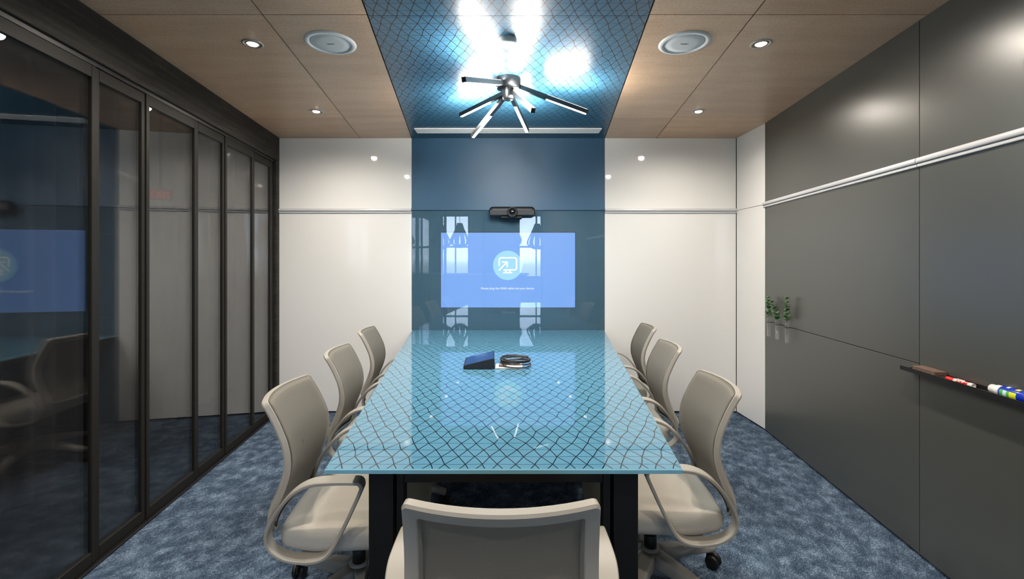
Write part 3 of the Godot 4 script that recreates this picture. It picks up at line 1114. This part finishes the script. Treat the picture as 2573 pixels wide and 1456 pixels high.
	rbox(cs, Vector3(0, 0.046, 0.006), Vector3(0.013, 0.036, 0.05), 0.006, null, 2, 2)
	cs.generate_normals()
	var cs_mesh := cs.commit()
	for k in 5:
		var a := TAU * k / 5.0
		var l := put(leg_mesh, "leg", M.chair_shell, base)
		l.rotation.y = a
		var w := put(cs_mesh, "caster", M.tyre, base)
		w.position = Vector3(cos(a) * 0.335, 0, -sin(a) * 0.335)
		w.rotation.y = a * 1.7 + 0.4
	return t

func build_chairs() -> void:
	var first := make_chair()
	# x, z, turn in degrees, turn of the star base, label
	var spots := [
		[-0.541, 2.300, 94.0, 62.0, "beige mesh office chair nearest the camera on the left side of the table"],
		[-0.633, 1.522, 94.5, 40.0, "middle of the three beige mesh chairs on the left side of the table"],
		[-0.700, 0.765, 95.0, 20.0, "farthest beige mesh chair on the left, close to the white back wall"],
		[0.542, 2.206, -94.0, 116.0, "beige mesh office chair nearest the camera on the right side of the table"],
		[0.639, 1.360, -94.5, 100.0, "middle of the three beige mesh chairs on the right side of the table"],
		[0.747, 0.580, -95.0, 70.0, "farthest beige mesh chair on the right, close to the white back wall"],
		[-0.015, 2.850, 180.0, 10.0, "beige mesh chair seen from behind at the near end of the table"],
	]
	for k in spots.size():
		var s: Array = spots[k]
		var c: Node3D = first
		if k > 0:
			c = first.duplicate()
			c.name = numbered("office_chair")
			add_child(c)
		c.position = Vector3(s[0], 0, s[1])
		c.rotation.y = deg_to_rad(s[2])
		c.set_meta("label", s[4])
		var base: Node3D = c.get_node("base")
		base.rotation.y = deg_to_rad(s[3])

# ------------------------------------------------------------------ screen and camera bar
func build_screen() -> void:
	var t := thing("wall_screen", "blue display screen behind the glass panel, asking for an HDMI cable", "screen", Vector3(-0.0018, 1.2987, -0.07))
	var st := mb()
	box_mm(st, Vector3(-0.6155, -0.3465, 0.0), Vector3(0.6155, 0.3465, 0.055), 0.002)
	commit(st, "bezel", M.camera_black, t)
	st = mb()
	box_mm(st, Vector3(-0.612, -0.342, 0.054), Vector3(0.612, 0.341, 0.0562))
	commit(st, "screen_picture", M.screen_blue, t)
	var px := func(x: float, y: float) -> Vector2:   # place on the picture, from the zoomed view of it
		return Vector2((x - 1060.0) * 0.261 / 276.4, (765.0 - y) * 0.261 / 276.4)
	st = mb()
	var row := PackedVector3Array()
	var low := PackedVector3Array()
	var c: Vector2 = px.call(1057, 720)
	for k in 64:
		var a := TAU * k / 64
		row.append(Vector3(c.x + cos(a) * 0.134, c.y + sin(a) * 0.134, 0.0566))
		low.append(Vector3(c.x + cos(a) * 0.134, c.y + sin(a) * 0.134, 0.0560))
	cap(st, row, false)
	grid(st, [low, row], true, false)
	commit(st, "screen_circle", M.screen_circle, t)
	st = mb()
	var w := 0.0125
	stroke(st, [px.call(975, 722), px.call(975, 662), px.call(982, 651), px.call(992, 647), px.call(1124, 647), px.call(1136, 651), px.call(1142, 663), px.call(1142, 748), px.call(1136, 760), px.call(1124, 764), px.call(1020, 764)], w, 0.0564, 0.0570)
	stroke(st, [px.call(974, 765), px.call(1050, 690)], w, 0.0564, 0.0570)
	stroke(st, [px.call(1006, 688), px.call(1052, 688), px.call(1052, 734)], w, 0.0564, 0.0570)
	stroke(st, [px.call(1040, 766), px.call(1040, 788)], w, 0.0564, 0.0570)
	stroke(st, [px.call(1078, 766), px.call(1078, 788)], w, 0.0564, 0.0570)
	stroke(st, [px.call(1019, 790), px.call(1097, 790)], w, 0.0564, 0.0570)
	commit(st, "screen_icon", M.screen_white, t)
	var p: Vector2 = px.call(1057, 943)
	text("screen_text", "Please plug the HDMI cable into your device.", 0.0245, M.screen_white, t, Vector3(p.x, p.y, 0.0566))
	# conference camera bar on the wall above the screen
	var b := thing("camera_bar", "black conference camera bar with a round lens above the screen", "camera", Vector3(0.034, 1.823, 0.001))
	st = mb(true)
	rbox(st, Vector3(0, 0.0, 0.062), Vector3(0.410, 0.088, 0.08), 0.034, null, 6, 5)
	commit(st, "housing", M.camera_black, b)
	st = mb(true)
	for s in [-1.0, 1.0]:
		rbox(st, Vector3(s * 0.112, -0.012, 0.097), Vector3(0.172, 0.048, 0.016), 0.007, null, 3, 3)
	commit(st, "fabric_front", M.camera_fabric, b)
	st = mb(true)
	var ax := Transform3D(Basis(Vector3.RIGHT, PI / 2), Vector3(0.002, -0.009, 0.09))
	lathe(st, [[0.0, 0.0], [0.046, 0.0], [0.047, 0.03], [0.042, 0.036], [0.034, 0.036], [0.030, 0.028], [0.0, 0.027]], 32, ax)
	var lens := commit(st, "lens_barrel", M.camera_black, b)
	st = mb(true)
	lathe(st, [[0.022, 0.0275], [0.017, 0.031], [0.009, 0.0335], [0.0, 0.034]], 24, ax)
	commit(st, "lens", M.lens_glass, lens)
	st = mb()
	box_mm(st, Vector3(-0.10, -0.056, 0.0), Vector3(0.09, -0.043, 0.085), 0.003)
	commit(st, "mount", M.black_metal, b)

# ------------------------------------------------------------------ ceiling things
func build_ceiling_things(spot_power: float, led_power: float) -> void:
	# recessed downlights
	var spots := [[-1.318, 1.790, "left recessed downlight nearer the camera in the oak ceiling"], [-1.435, 0.734, "left recessed downlight near the back wall in the oak ceiling"], [1.304, 1.790, "right recessed downlight nearer the camera in the oak ceiling"], [1.423, 0.734, "right recessed downlight near the back wall in the oak ceiling"], [-1.17, 2.77, "left recessed downlight above the camera's view"], [1.17, 2.77, "right recessed downlight above the camera's view"], [-1.08, 3.80, "left recessed downlight beside the camera"], [1.08, 3.80, "right recessed downlight beside the camera"], [-0.98, 4.72, "left recessed downlight behind the camera"], [0.98, 4.72, "right recessed downlight behind the camera"]]
	var ring := mb(true)
	lathe(ring, [[0.034, 0.001], [0.034, -0.002], [0.048, -0.0025], [0.052, -0.001], [0.052, 0.001]], 32)
	ring.generate_normals()
	var ring_mesh := ring.commit()
	var cup := mb(true)
	lathe(cup, [[0.0, -0.0005], [0.0335, -0.0005], [0.0335, -0.004], [0.0315, -0.004], [0.027, -0.0008]], 28)
	cup.generate_normals()
	var cup_mesh := cup.commit()
	var lamp := mb(true)
	lathe(lamp, [[0.0, -0.0085], [0.012, -0.008], [0.021, -0.006], [0.026, -0.002], [0.026, -0.001]], 24)
	lamp.generate_normals()
	var lamp_mesh := lamp.commit()
	for s in spots:
		var t := thing("downlight", s[2], "ceiling light", Vector3(s[0], H - 0.0005, s[1]), 0.0, "recessed downlights in the oak ceiling")
		put(ring_mesh, "trim_ring", M.trim_silver, t)
		put(cup_mesh, "reflector", M.lamp_cup, t)
		put(lamp_mesh, "lamp_lens", M.downlight_glow, t)
		var l := SpotLight3D.new()
		l.name = "downlight_beam"
		t.add_child(l)
		l.position = Vector3(0, -0.012, 0)
		l.rotation.x = -PI / 2
		l.spot_angle = 85.0
		l.spot_angle_attenuation = 0.9
		l.light_color = Color(1.0, 0.955, 0.90)
		l.light_energy = spot_power
		l.light_size = 0.026
		l.spot_range = 12.0
		l.spot_attenuation = 2.0
		l.shadow_enabled = true
	# round loudspeakers
	for s in [[-0.913, "round white ceiling loudspeaker in the oak ceiling, left of the blue band"], [0.905, "round white ceiling loudspeaker in the oak ceiling, right of the blue band"]]:
		var t := thing("ceiling_speaker", s[1], "speaker", Vector3(s[0], H, 1.80), 0.0, "ceiling loudspeakers")
		var st := mb(true)
		lathe(st, [[0.101, -0.003], [0.106, -0.0085], [0.120, -0.0065], [0.1275, -0.001], [0.1275, 0.0]], 48)
		commit(st, "rim", M.white_plastic, t)
		st = mb(true)
		lathe(st, [[0.0, -0.0062], [0.06, -0.0058], [0.098, -0.004], [0.1, -0.0005], [0.102, 0.0]], 48)
		commit(st, "grille", M.speaker_grille, t)
		st = mb()
		box(st, Vector3(0, -0.0066, 0), Vector3(0.042, 0.0014, 0.011), 0.0004)
		var badge := commit(st, "badge", M.trim_silver, t)
		var lt := text("letters", "BOSE", 0.0105, M.badge_grey, badge, Vector3(0, -0.0074, 0), true)
		lt.rotation.x = PI / 2
	# presence sensor
	var sn := thing("ceiling_sensor", "small round white sensor on the patterned blue ceiling band", "sensor", Vector3(-0.002, H - 0.001, D - 2.30))
	var ss := mb(true)
	lathe(ss, [[0.0, -0.031], [0.036, -0.030], [0.043, -0.026], [0.045, -0.020], [0.045, 0.0]], 36)
	commit(ss, "body", M.white_plastic, sn)
	ss = mb(true)
	lathe(ss, [[0.0, -0.0345], [0.010, -0.034], [0.017, -0.0315], [0.018, -0.030]], 24)
	commit(ss, "lens", M.speaker_grille, sn)
	# linear air diffuser
	var df := thing("air_diffuser", "long slim white air diffuser in the blue ceiling band by the back wall", "vent", Vector3(-0.002, H - 0.001, 0.243))
	for q in [[-0.79, 0.79, -0.066, -0.052], [-0.79, 0.79, 0.052, 0.066], [-0.79, -0.776, -0.052, 0.052], [0.776, 0.79, -0.052, 0.052]]:
		wall_piece(df, "frame", Vector3(q[0], -0.007, q[2]), Vector3(q[1], 0.0, q[3]), M.white_plastic, 0.001)
	wall_piece(df, "backing", Vector3(-0.776, -0.0015, -0.052), Vector3(0.776, 0.0, 0.052), M.frame_metal, 0.0)
	for k in 4:
		var z := -0.039 + 0.026 * k
		wall_piece(df, "slat", Vector3(-0.776, -0.006, z - 0.008), Vector3(0.776, -0.0016, z + 0.008), M.white_plastic, 0.001)
	# starburst lamp: arms with light bars
	var c := thing("starburst_lamp", "black starburst ceiling lamp with six glowing light bars", "ceiling lamp", Vector3(0.0, H - 0.001, D - 2.80))
	var hub := mb(true)
	lathe(hub, [[0.0, -0.060], [0.066, -0.060], [0.075, -0.056], [0.076, 0.0]], 40)
	var hb := commit(hub, "canopy", M.fixture_metal, c)
	hub = mb(true)
	lathe(hub, [[0.0, -0.128], [0.028, -0.128], [0.034, -0.122], [0.034, -0.060]], 28)
	commit(hub, "stem", M.fixture_metal, hb)
	# start offset, end (x, y, depth), where the light begins along the arm
	var arms := [
		[Vector3(-0.03, -0.040, 0.04), Vector3(-0.226, 0.925, 2.31), 0.10],
		[Vector3(-0.025, -0.085, -0.01), Vector3(-0.327, 1.005, 3.12), 0.32],
		[Vector3(-0.02, -0.10, -0.02), Vector3(-0.250, 0.872, 3.17), 0.42],
		[Vector3(0.02, -0.10, -0.02), Vector3(0.136, 0.926, 3.23), 0.22],
		[Vector3(0.03, -0.085, 0.02), Vector3(0.136, 0.822, 2.475), 0.06],
		[Vector3(0.05, -0.040, -0.01), Vector3(0.500, 0.940, 2.865), 0.42],
	]
	for a in arms:
		var p0: Vector3 = a[0]
		var e: Vector3 = a[1]
		var p1 := Vector3(e.x, 1.375 + e.y - (H - 0.001), (D - e.z) - (D - 2.80))
		var dir := (p1 - p0).normalized()
		var long := p0.distance_to(p1)
		var side := dir.cross(Vector3.UP).normalized()
		var up := side.cross(dir).normalized()
		var xf := Transform3D(Basis(side, up, -dir), p0)      # local -z runs along the arm
		var st := mb()
		box_mm(st, Vector3(-0.0125, -0.0135, -long), Vector3(0.0125, 0.0135, 0.0), 0.001, xf)
		var arm := commit(st, "arm", M.fixture_metal, c)
		var l0: float = long * a[2]
		for s in [-1.0, 1.0]:
			st = mb()
			box_mm(st, Vector3(-0.0095, minf(s * 0.0133, s * 0.015), -long + 0.008), Vector3(0.0095, maxf(s * 0.0133, s * 0.015), -l0), 0.0005, xf)
			commit(st, "light_bar", M.led_glow, arm)
			var l := AreaLight3D.new()
			l.name = "light_bar_beam"
			c.add_child(l, true)
			l.area_size = Vector2(0.019, long - l0 - 0.008)
			l.area_normalize_energy = true
			l.light_energy = led_power
			l.light_color = Color(1.0, 0.985, 0.96)
			l.shadow_enabled = true
			l.area_range = 12.0
			# the light shines along its -z
			var out: Vector3 = up * s
			l.transform = Transform3D(Basis(side * s, dir, -out).orthonormalized() if (side * s).cross(dir).dot(-out) > 0 else Basis(-side * s, dir, -out), p0 + dir * ((l0 + long - 0.008) / 2) + out * 0.0165)

# ------------------------------------------------------------------ things on the table
func build_table_things() -> void:
	# touch console: a wedge, its screen turned to the left
	var t := thing("touch_console", "black wedge-shaped touch console with a blue screen on the glass table", "console", Vector3(-0.170, TOP + 0.0005, 1.394), deg_to_rad(2.0))
	var st := mb()
	var hz := 0.115
	var prof := [Vector2(-0.092, 0.002), Vector2(0.086, 0.0), Vector2(0.089, 0.004), Vector2(0.086, 0.056), Vector2(0.081, 0.061), Vector2(-0.088, 0.021), Vector2(-0.094, 0.014)]
	var n := prof.size()
	var mid := Vector3(0.0, 0.03, 0)
	for s in [-1.0, 1.0]:
		var f := []
		for p in prof:
			f.append(Vector3(p.x * 0.985, 0.03 + (p.y - 0.03) * 0.97, s * hz))
		face(st, f, mid)
	for i in n:
		var p: Vector2 = prof[i]
		var q: Vector2 = prof[(i + 1) % n]
		face(st, [Vector3(p.x, p.y, -hz + 0.003), Vector3(q.x, q.y, -hz + 0.003), Vector3(q.x, q.y, hz - 0.003), Vector3(p.x, p.y, hz - 0.003)], mid)
		for s in [-1.0, 1.0]:
			face(st, [Vector3(p.x, p.y, s * (hz - 0.003)), Vector3(q.x, q.y, s * (hz - 0.003)), Vector3(q.x * 0.985, 0.03 + (q.y - 0.03) * 0.97, s * hz), Vector3(p.x * 0.985, 0.03 + (p.y - 0.03) * 0.97, s * hz)], mid)
	commit(st, "housing", M.console_black, t)
	st = mb()
	var a := Vector2(-0.084, 0.0219)
	var b := Vector2(0.078, 0.0603)
	var up := Vector2(-(b - a).y, (b - a).x).normalized() * 0.001
	for q in [[-hz + 0.006, hz - 0.006]]:
		var c := [a - up, b - up, b + up, a + up]
		for i in 4:
			var p: Vector2 = c[i]
			var r: Vector2 = c[(i + 1) % 4]
			face(st, [Vector3(p.x, p.y, q[0]), Vector3(r.x, r.y, q[0]), Vector3(r.x, r.y, q[1]), Vector3(p.x, p.y, q[1])], Vector3(-0.003, 0.0411, 0))
		for s in q:
			face(st, [Vector3(c[0].x, c[0].y, s), Vector3(c[1].x, c[1].y, s), Vector3(c[2].x, c[2].y, s), Vector3(c[3].x, c[3].y, s)], Vector3(-0.003, 0.0411, 0))
	commit(st, "screen", M.console_screen, t)
	# flip-up power module let into the table
	var m := thing("power_module", "white table power module beside the touch console", "power outlet", Vector3(0.0, TOP, 1.445))
	wall_piece(m, "plate", Vector3(-0.075, 0.0003, -0.06), Vector3(0.085, 0.006, 0.055), M.module_white, 0.0015)
	wall_piece(m, "socket", Vector3(-0.055, 0.0055, -0.035), Vector3(-0.012, 0.0075, 0.03), M.module_brown, 0.0005)
	wall_piece(m, "socket", Vector3(0.03, 0.0055, -0.05), Vector3(0.07, 0.0075, -0.02), M.module_brown, 0.0005)
	wall_piece(m, "plug", Vector3(-0.05, 0.0075, -0.02), Vector3(-0.022, 0.0105, 0.01), M.module_white, 0.003)
	# coiled cable lying on it
	var pts := []
	for k in 5 * 14:
		var ang := TAU * k / 14.0
		var lap := k / 14.0
		var rx := 0.086 + 0.010 * sin(lap * 2.3)
		var rz := 0.062 + 0.012 * sin(lap * 1.7 + 1.0)
		pts.append(Vector3(0.042 + 0.006 * sin(lap * 4.1) + cos(ang) * rx, TOP + 0.0195 + 0.0065 * lap + 0.004 * sin(ang + lap), 1.425 + 0.008 * cos(lap * 3.3) + sin(ang) * rz))
	var out := []
	for p in [Vector3(-0.035, TOP + 0.0155, 1.438), Vector3(-0.02, TOP + 0.05, 1.435), Vector3(0.0, TOP + 0.035, 1.445)]:
		out.append(p)
	pts.reverse()
	var loop := [Vector3(0.13, TOP + 0.019, 1.48), Vector3(0.10, TOP + 0.0125, 1.515), Vector3(0.03, TOP + 0.0125, 1.52), Vector3(-0.02, TOP + 0.0135, 1.49), Vector3(-0.03, TOP + 0.0155, 1.45)]
	st = mb(true)
	tube(st, catmull(out + pts + loop, 3), 0.0036, 8)
	tag(commit(st, "coiled_cable", M.cable_brown), "dark brown cable coiled on the white power module", "cable")

# ------------------------------------------------------------------ things on the right wall
func build_wall_things() -> void:
	var turn := -atan2(0.1085, 1.0)
	var at := Vector3(2.085, 0, 0.441)
	var xf := Transform3D(Basis(Vector3.UP, turn), at)
	# marker tray, local z runs along the wall, local -x into the room
	var tr := thing("marker_tray", "slim black metal marker tray on the grey wall", "tray", xf * Vector3(0, 0.868, 1.550), turn)
	wall_piece(tr, "shelf", Vector3(-0.055, -0.002, 0.0), Vector3(-0.0005, 0.0, 1.2), M.black_metal, 0.0005)
	wall_piece(tr, "lip", Vector3(-0.057, -0.004, 0.0), Vector3(-0.055, 0.016, 1.2), M.black_metal, 0.0005)
	wall_piece(tr, "back_flange", Vector3(-0.0025, 0.0, 0.0), Vector3(-0.0004, 0.018, 1.2), M.black_metal, 0.0004)
	wall_piece(tr, "end_plate", Vector3(-0.055, 0.0, 0.0), Vector3(-0.0025, 0.006, 0.002), M.black_metal, 0.0004)
	# eraser
	var er := thing("board_eraser", "worn brown felt board eraser at the far end of the tray", "eraser", xf * Vector3(-0.028, 0.8685, 1.682), turn)
	var st := mb()
	box_mm(st, Vector3(-0.024, 0.0, -0.062), Vector3(0.024, 0.012, 0.062), 0.001)
	commit(st, "felt", M.eraser_felt, er)
	st = mb()
	box_mm(st, Vector3(-0.025, 0.012, -0.063), Vector3(0.025, 0.030, 0.063), 0.002)
	commit(st, "back", M.eraser_felt, er)
	# red dry-erase marker
	var mk := thing("dry_erase_marker", "red and white dry-erase marker lying on the tray", "marker", xf * Vector3(-0.030, 0.8685 + 0.0105, 1.778), turn + 0.02)
	var along := Basis(Vector3.RIGHT, PI / 2)
	st = mb(true)
	lathe(st, [[0.0, 0.0], [0.0072, 0.0], [0.0082, 0.002], [0.0085, 0.038], [0.0, 0.038]], 20, Transform3D(along, Vector3.ZERO))
	commit(st, "cap", M.marker_red, mk)
	st = mb(true)
	lathe(st, [[0.0, 0.036], [0.0080, 0.036], [0.0080, 0.122], [0.0062, 0.1225], [0.0058, 0.119], [0.0, 0.119]], 20, Transform3D(along, Vector3.ZERO))
	commit(st, "barrel", M.marker_white, mk)
	st = mb(true)
	lathe(st, [[0.0080, 0.052], [0.0083, 0.052], [0.0083, 0.104], [0.0080, 0.104]], 20, Transform3D(along, Vector3.ZERO))
	var lab := commit(st, "label_band", M.marker_red, mk)
	var lt := text("letters", "EXPO", 0.015, M.marker_white, lab, Vector3(-0.0052, 0.0068, 0.070), true)
	lt.transform = Transform3D(Basis(Vector3(0, 0, 1), Vector3(0.77, 0.64, 0), Vector3(-0.64, 0.77, 0)), Vector3(-0.0056, 0.0067, 0.070))
	var l2 := text("letters", "DRY ERASE", 0.0055, M.marker_white, lab, Vector3.ZERO, false)
	l2.transform = Transform3D(Basis(Vector3(0, 0, 1), Vector3(0.77, 0.64, 0), Vector3(-0.64, 0.77, 0)), Vector3(-0.0056, 0.0067, 0.094))
	mk.scale = Vector3(1.22, 1.22, 1.0)
	# cleaner spray bottle lying down
	var sp := thing("spray_bottle", "small blue whiteboard cleaner spray bottle with white cap on the tray", "bottle", xf * Vector3(-0.0285, 0.8685 + 0.0238, 1.976), turn)
	st = mb(true)
	lathe(st, [[0.0, 0.0], [0.0095, 0.0], [0.0125, 0.003], [0.0128, 0.022], [0.0150, 0.026], [0.0150, 0.044], [0.0, 0.044]], 24, Transform3D(along, Vector3.ZERO))
	commit(st, "cap", M.marker_white, sp)
	st = mb(true)
	lathe(st, [[0.0, 0.042], [0.0155, 0.044], [0.0178, 0.050], [0.0180, 0.150], [0.0165, 0.156], [0.0, 0.157]], 28, Transform3D(along, Vector3.ZERO))
	commit(st, "bottle", M.spray_blue, sp)
	for q in [[0.054, 0.066, 2.62, 4.0, "label_green"], [0.066, 0.078, 2.62, 4.0, "label_white"], [0.078, 0.088, 2.62, 4.0, "label_green"], [0.088, 0.112, 2.62, 4.0, "label_yellow"], [0.098, 0.112, 1.5, 2.1, "label_yellow"], [0.066, 0.076, 1.5, 2.1, "label_white"]]:
		st = mb(true)
		var rows := [PackedVector3Array(), PackedVector3Array()]
		for k in 9:
			var ang: float = lerpf(q[2], q[3], k / 8.0)
			for e in 2:
				rows[e].append(Vector3(cos(ang) * 0.0183, sin(ang) * 0.0183, q[e]))
		rows.reverse()
		grid(st, rows, false, false)
		commit(st, "label_patch", M[q[4]], sp)
	sp.scale = Vector3(1.3, 1.3, 1.05)
	# test-tube vases in black wire rings on the joint, eucalyptus in each
	var rng := RandomNumberGenerator.new()
	rng.seed = 5
	var spots := [[0.145, "glass test-tube vase farthest along the grey wall, beside the white panel", "eucalyptus sprig in the test tube beside the white panel", 0.150, 0.02], [0.285, "middle of the three glass test-tube vases on the grey wall", "eucalyptus sprig in the middle test tube, leaning left", 0.118, -1.0], [0.430, "glass test-tube vase nearest the camera on the grey wall", "tall eucalyptus sprig in the nearest test tube", 0.165, 0.12]]
	for s in spots:
		var v := thing("test_tube_vase", s[1], "vase", xf * Vector3(-0.034, 0.787, s[0]), turn, "test-tube vases on the grey wall")
		st = mb(true)
		lathe(st, [[0.0, 0.0], [0.006, 0.001], [0.0105, 0.005], [0.0125, 0.012], [0.0125, 0.150], [0.0135, 0.151], [0.0112, 0.151], [0.0112, 0.013], [0.009, 0.006], [0.0, 0.003]], 20)
		commit(st, "tube", M.clear_glass, v)
		st = mb(true)
		lathe(st, [[0.0, 0.0032], [0.0085, 0.0062], [0.0108, 0.013], [0.0108, 0.075], [0.0, 0.075]], 16)
		commit(st, "water", M.clear_glass, v)
		var ringp := []
		for k in 20:
			var a := TAU * k / 20
			ringp.append(Vector3(cos(a) * 0.0145, 0.113, sin(a) * 0.0145))
		st = mb(true)
		tube(st, PackedVector3Array(ringp), 0.0016, 6, true)
		tube(st, PackedVector3Array([Vector3(0.0145, 0.113, 0), Vector3(0.0335, 0.112, 0)]), 0.0016, 6)
		tube(st, PackedVector3Array([Vector3(0.0325, 0.112, -0.03), Vector3(0.0325, 0.112, 0.03)]), 0.0014, 6)
		commit(st, "wire_ring", M.black_metal, v)
		var sp2 := thing("eucalyptus_sprig", s[2], "plant", xf * Vector3(-0.034, 0.850, s[0]), turn, "eucalyptus sprigs in the test tubes")
		var tall: float = s[3] + 0.09
		var lean: float = s[4]
		var stem := []
		for k in 7:
			var q := k / 6.0
			var bend := maxf(0.0, q - 0.35)
			stem.append(Vector3(-0.02 * bend * bend, tall * q, -lean * -0.12 * bend))
		var path := catmull(stem, 3)
		st = mb(true)
		tube(st, path, 0.0013, 6, false, 0.0006)
		commit(st, "stem", M.stem_green, sp2)
		var levels := 12
		for k in levels:
			var q := lerpf(0.42, 1.0, float(k) / (levels - 1))
			var p := path[mini(int(q * (path.size() - 1)), path.size() - 1)]
			for e in 2:
				var a := k * 1.57 + e * PI + rng.randf_range(-0.4, 0.4)
				var size := lerpf(0.0165, 0.011, pow(float(k) / levels, 1.5)) * rng.randf_range(0.85, 1.15)
				var dirn := Vector3(cos(a), rng.randf_range(0.2, 1.1), sin(a)).normalized()
				var wide := dirn.cross(Vector3.UP).normalized()
				var nrm := wide.cross(dirn).normalized()
				st = mb(true)
				var rim := PackedVector3Array()
				for i in 12:
					var b := TAU * i / 12
					var rr_ := Vector2(cos(b), sin(b))
					rim.append(p + dirn * (size * (1.0 + rr_.x) + 0.003) + wide * size * 0.95 * rr_.y + nrm * size * 0.18 * rr_.y * rr_.y)
				cap(st, rim, false)
				var under := PackedVector3Array()
				for w in rim:
					under.append(w - nrm * 0.0006)
				cap(st, under, true)
				grid(st, [under, rim], true, false)
				commit(st, "leaf", M[["leaf_dark", "leaf_mid", "leaf_pale"][rng.randi_range(0, 2)] if k < levels - 2 else "leaf_mid"], sp2)
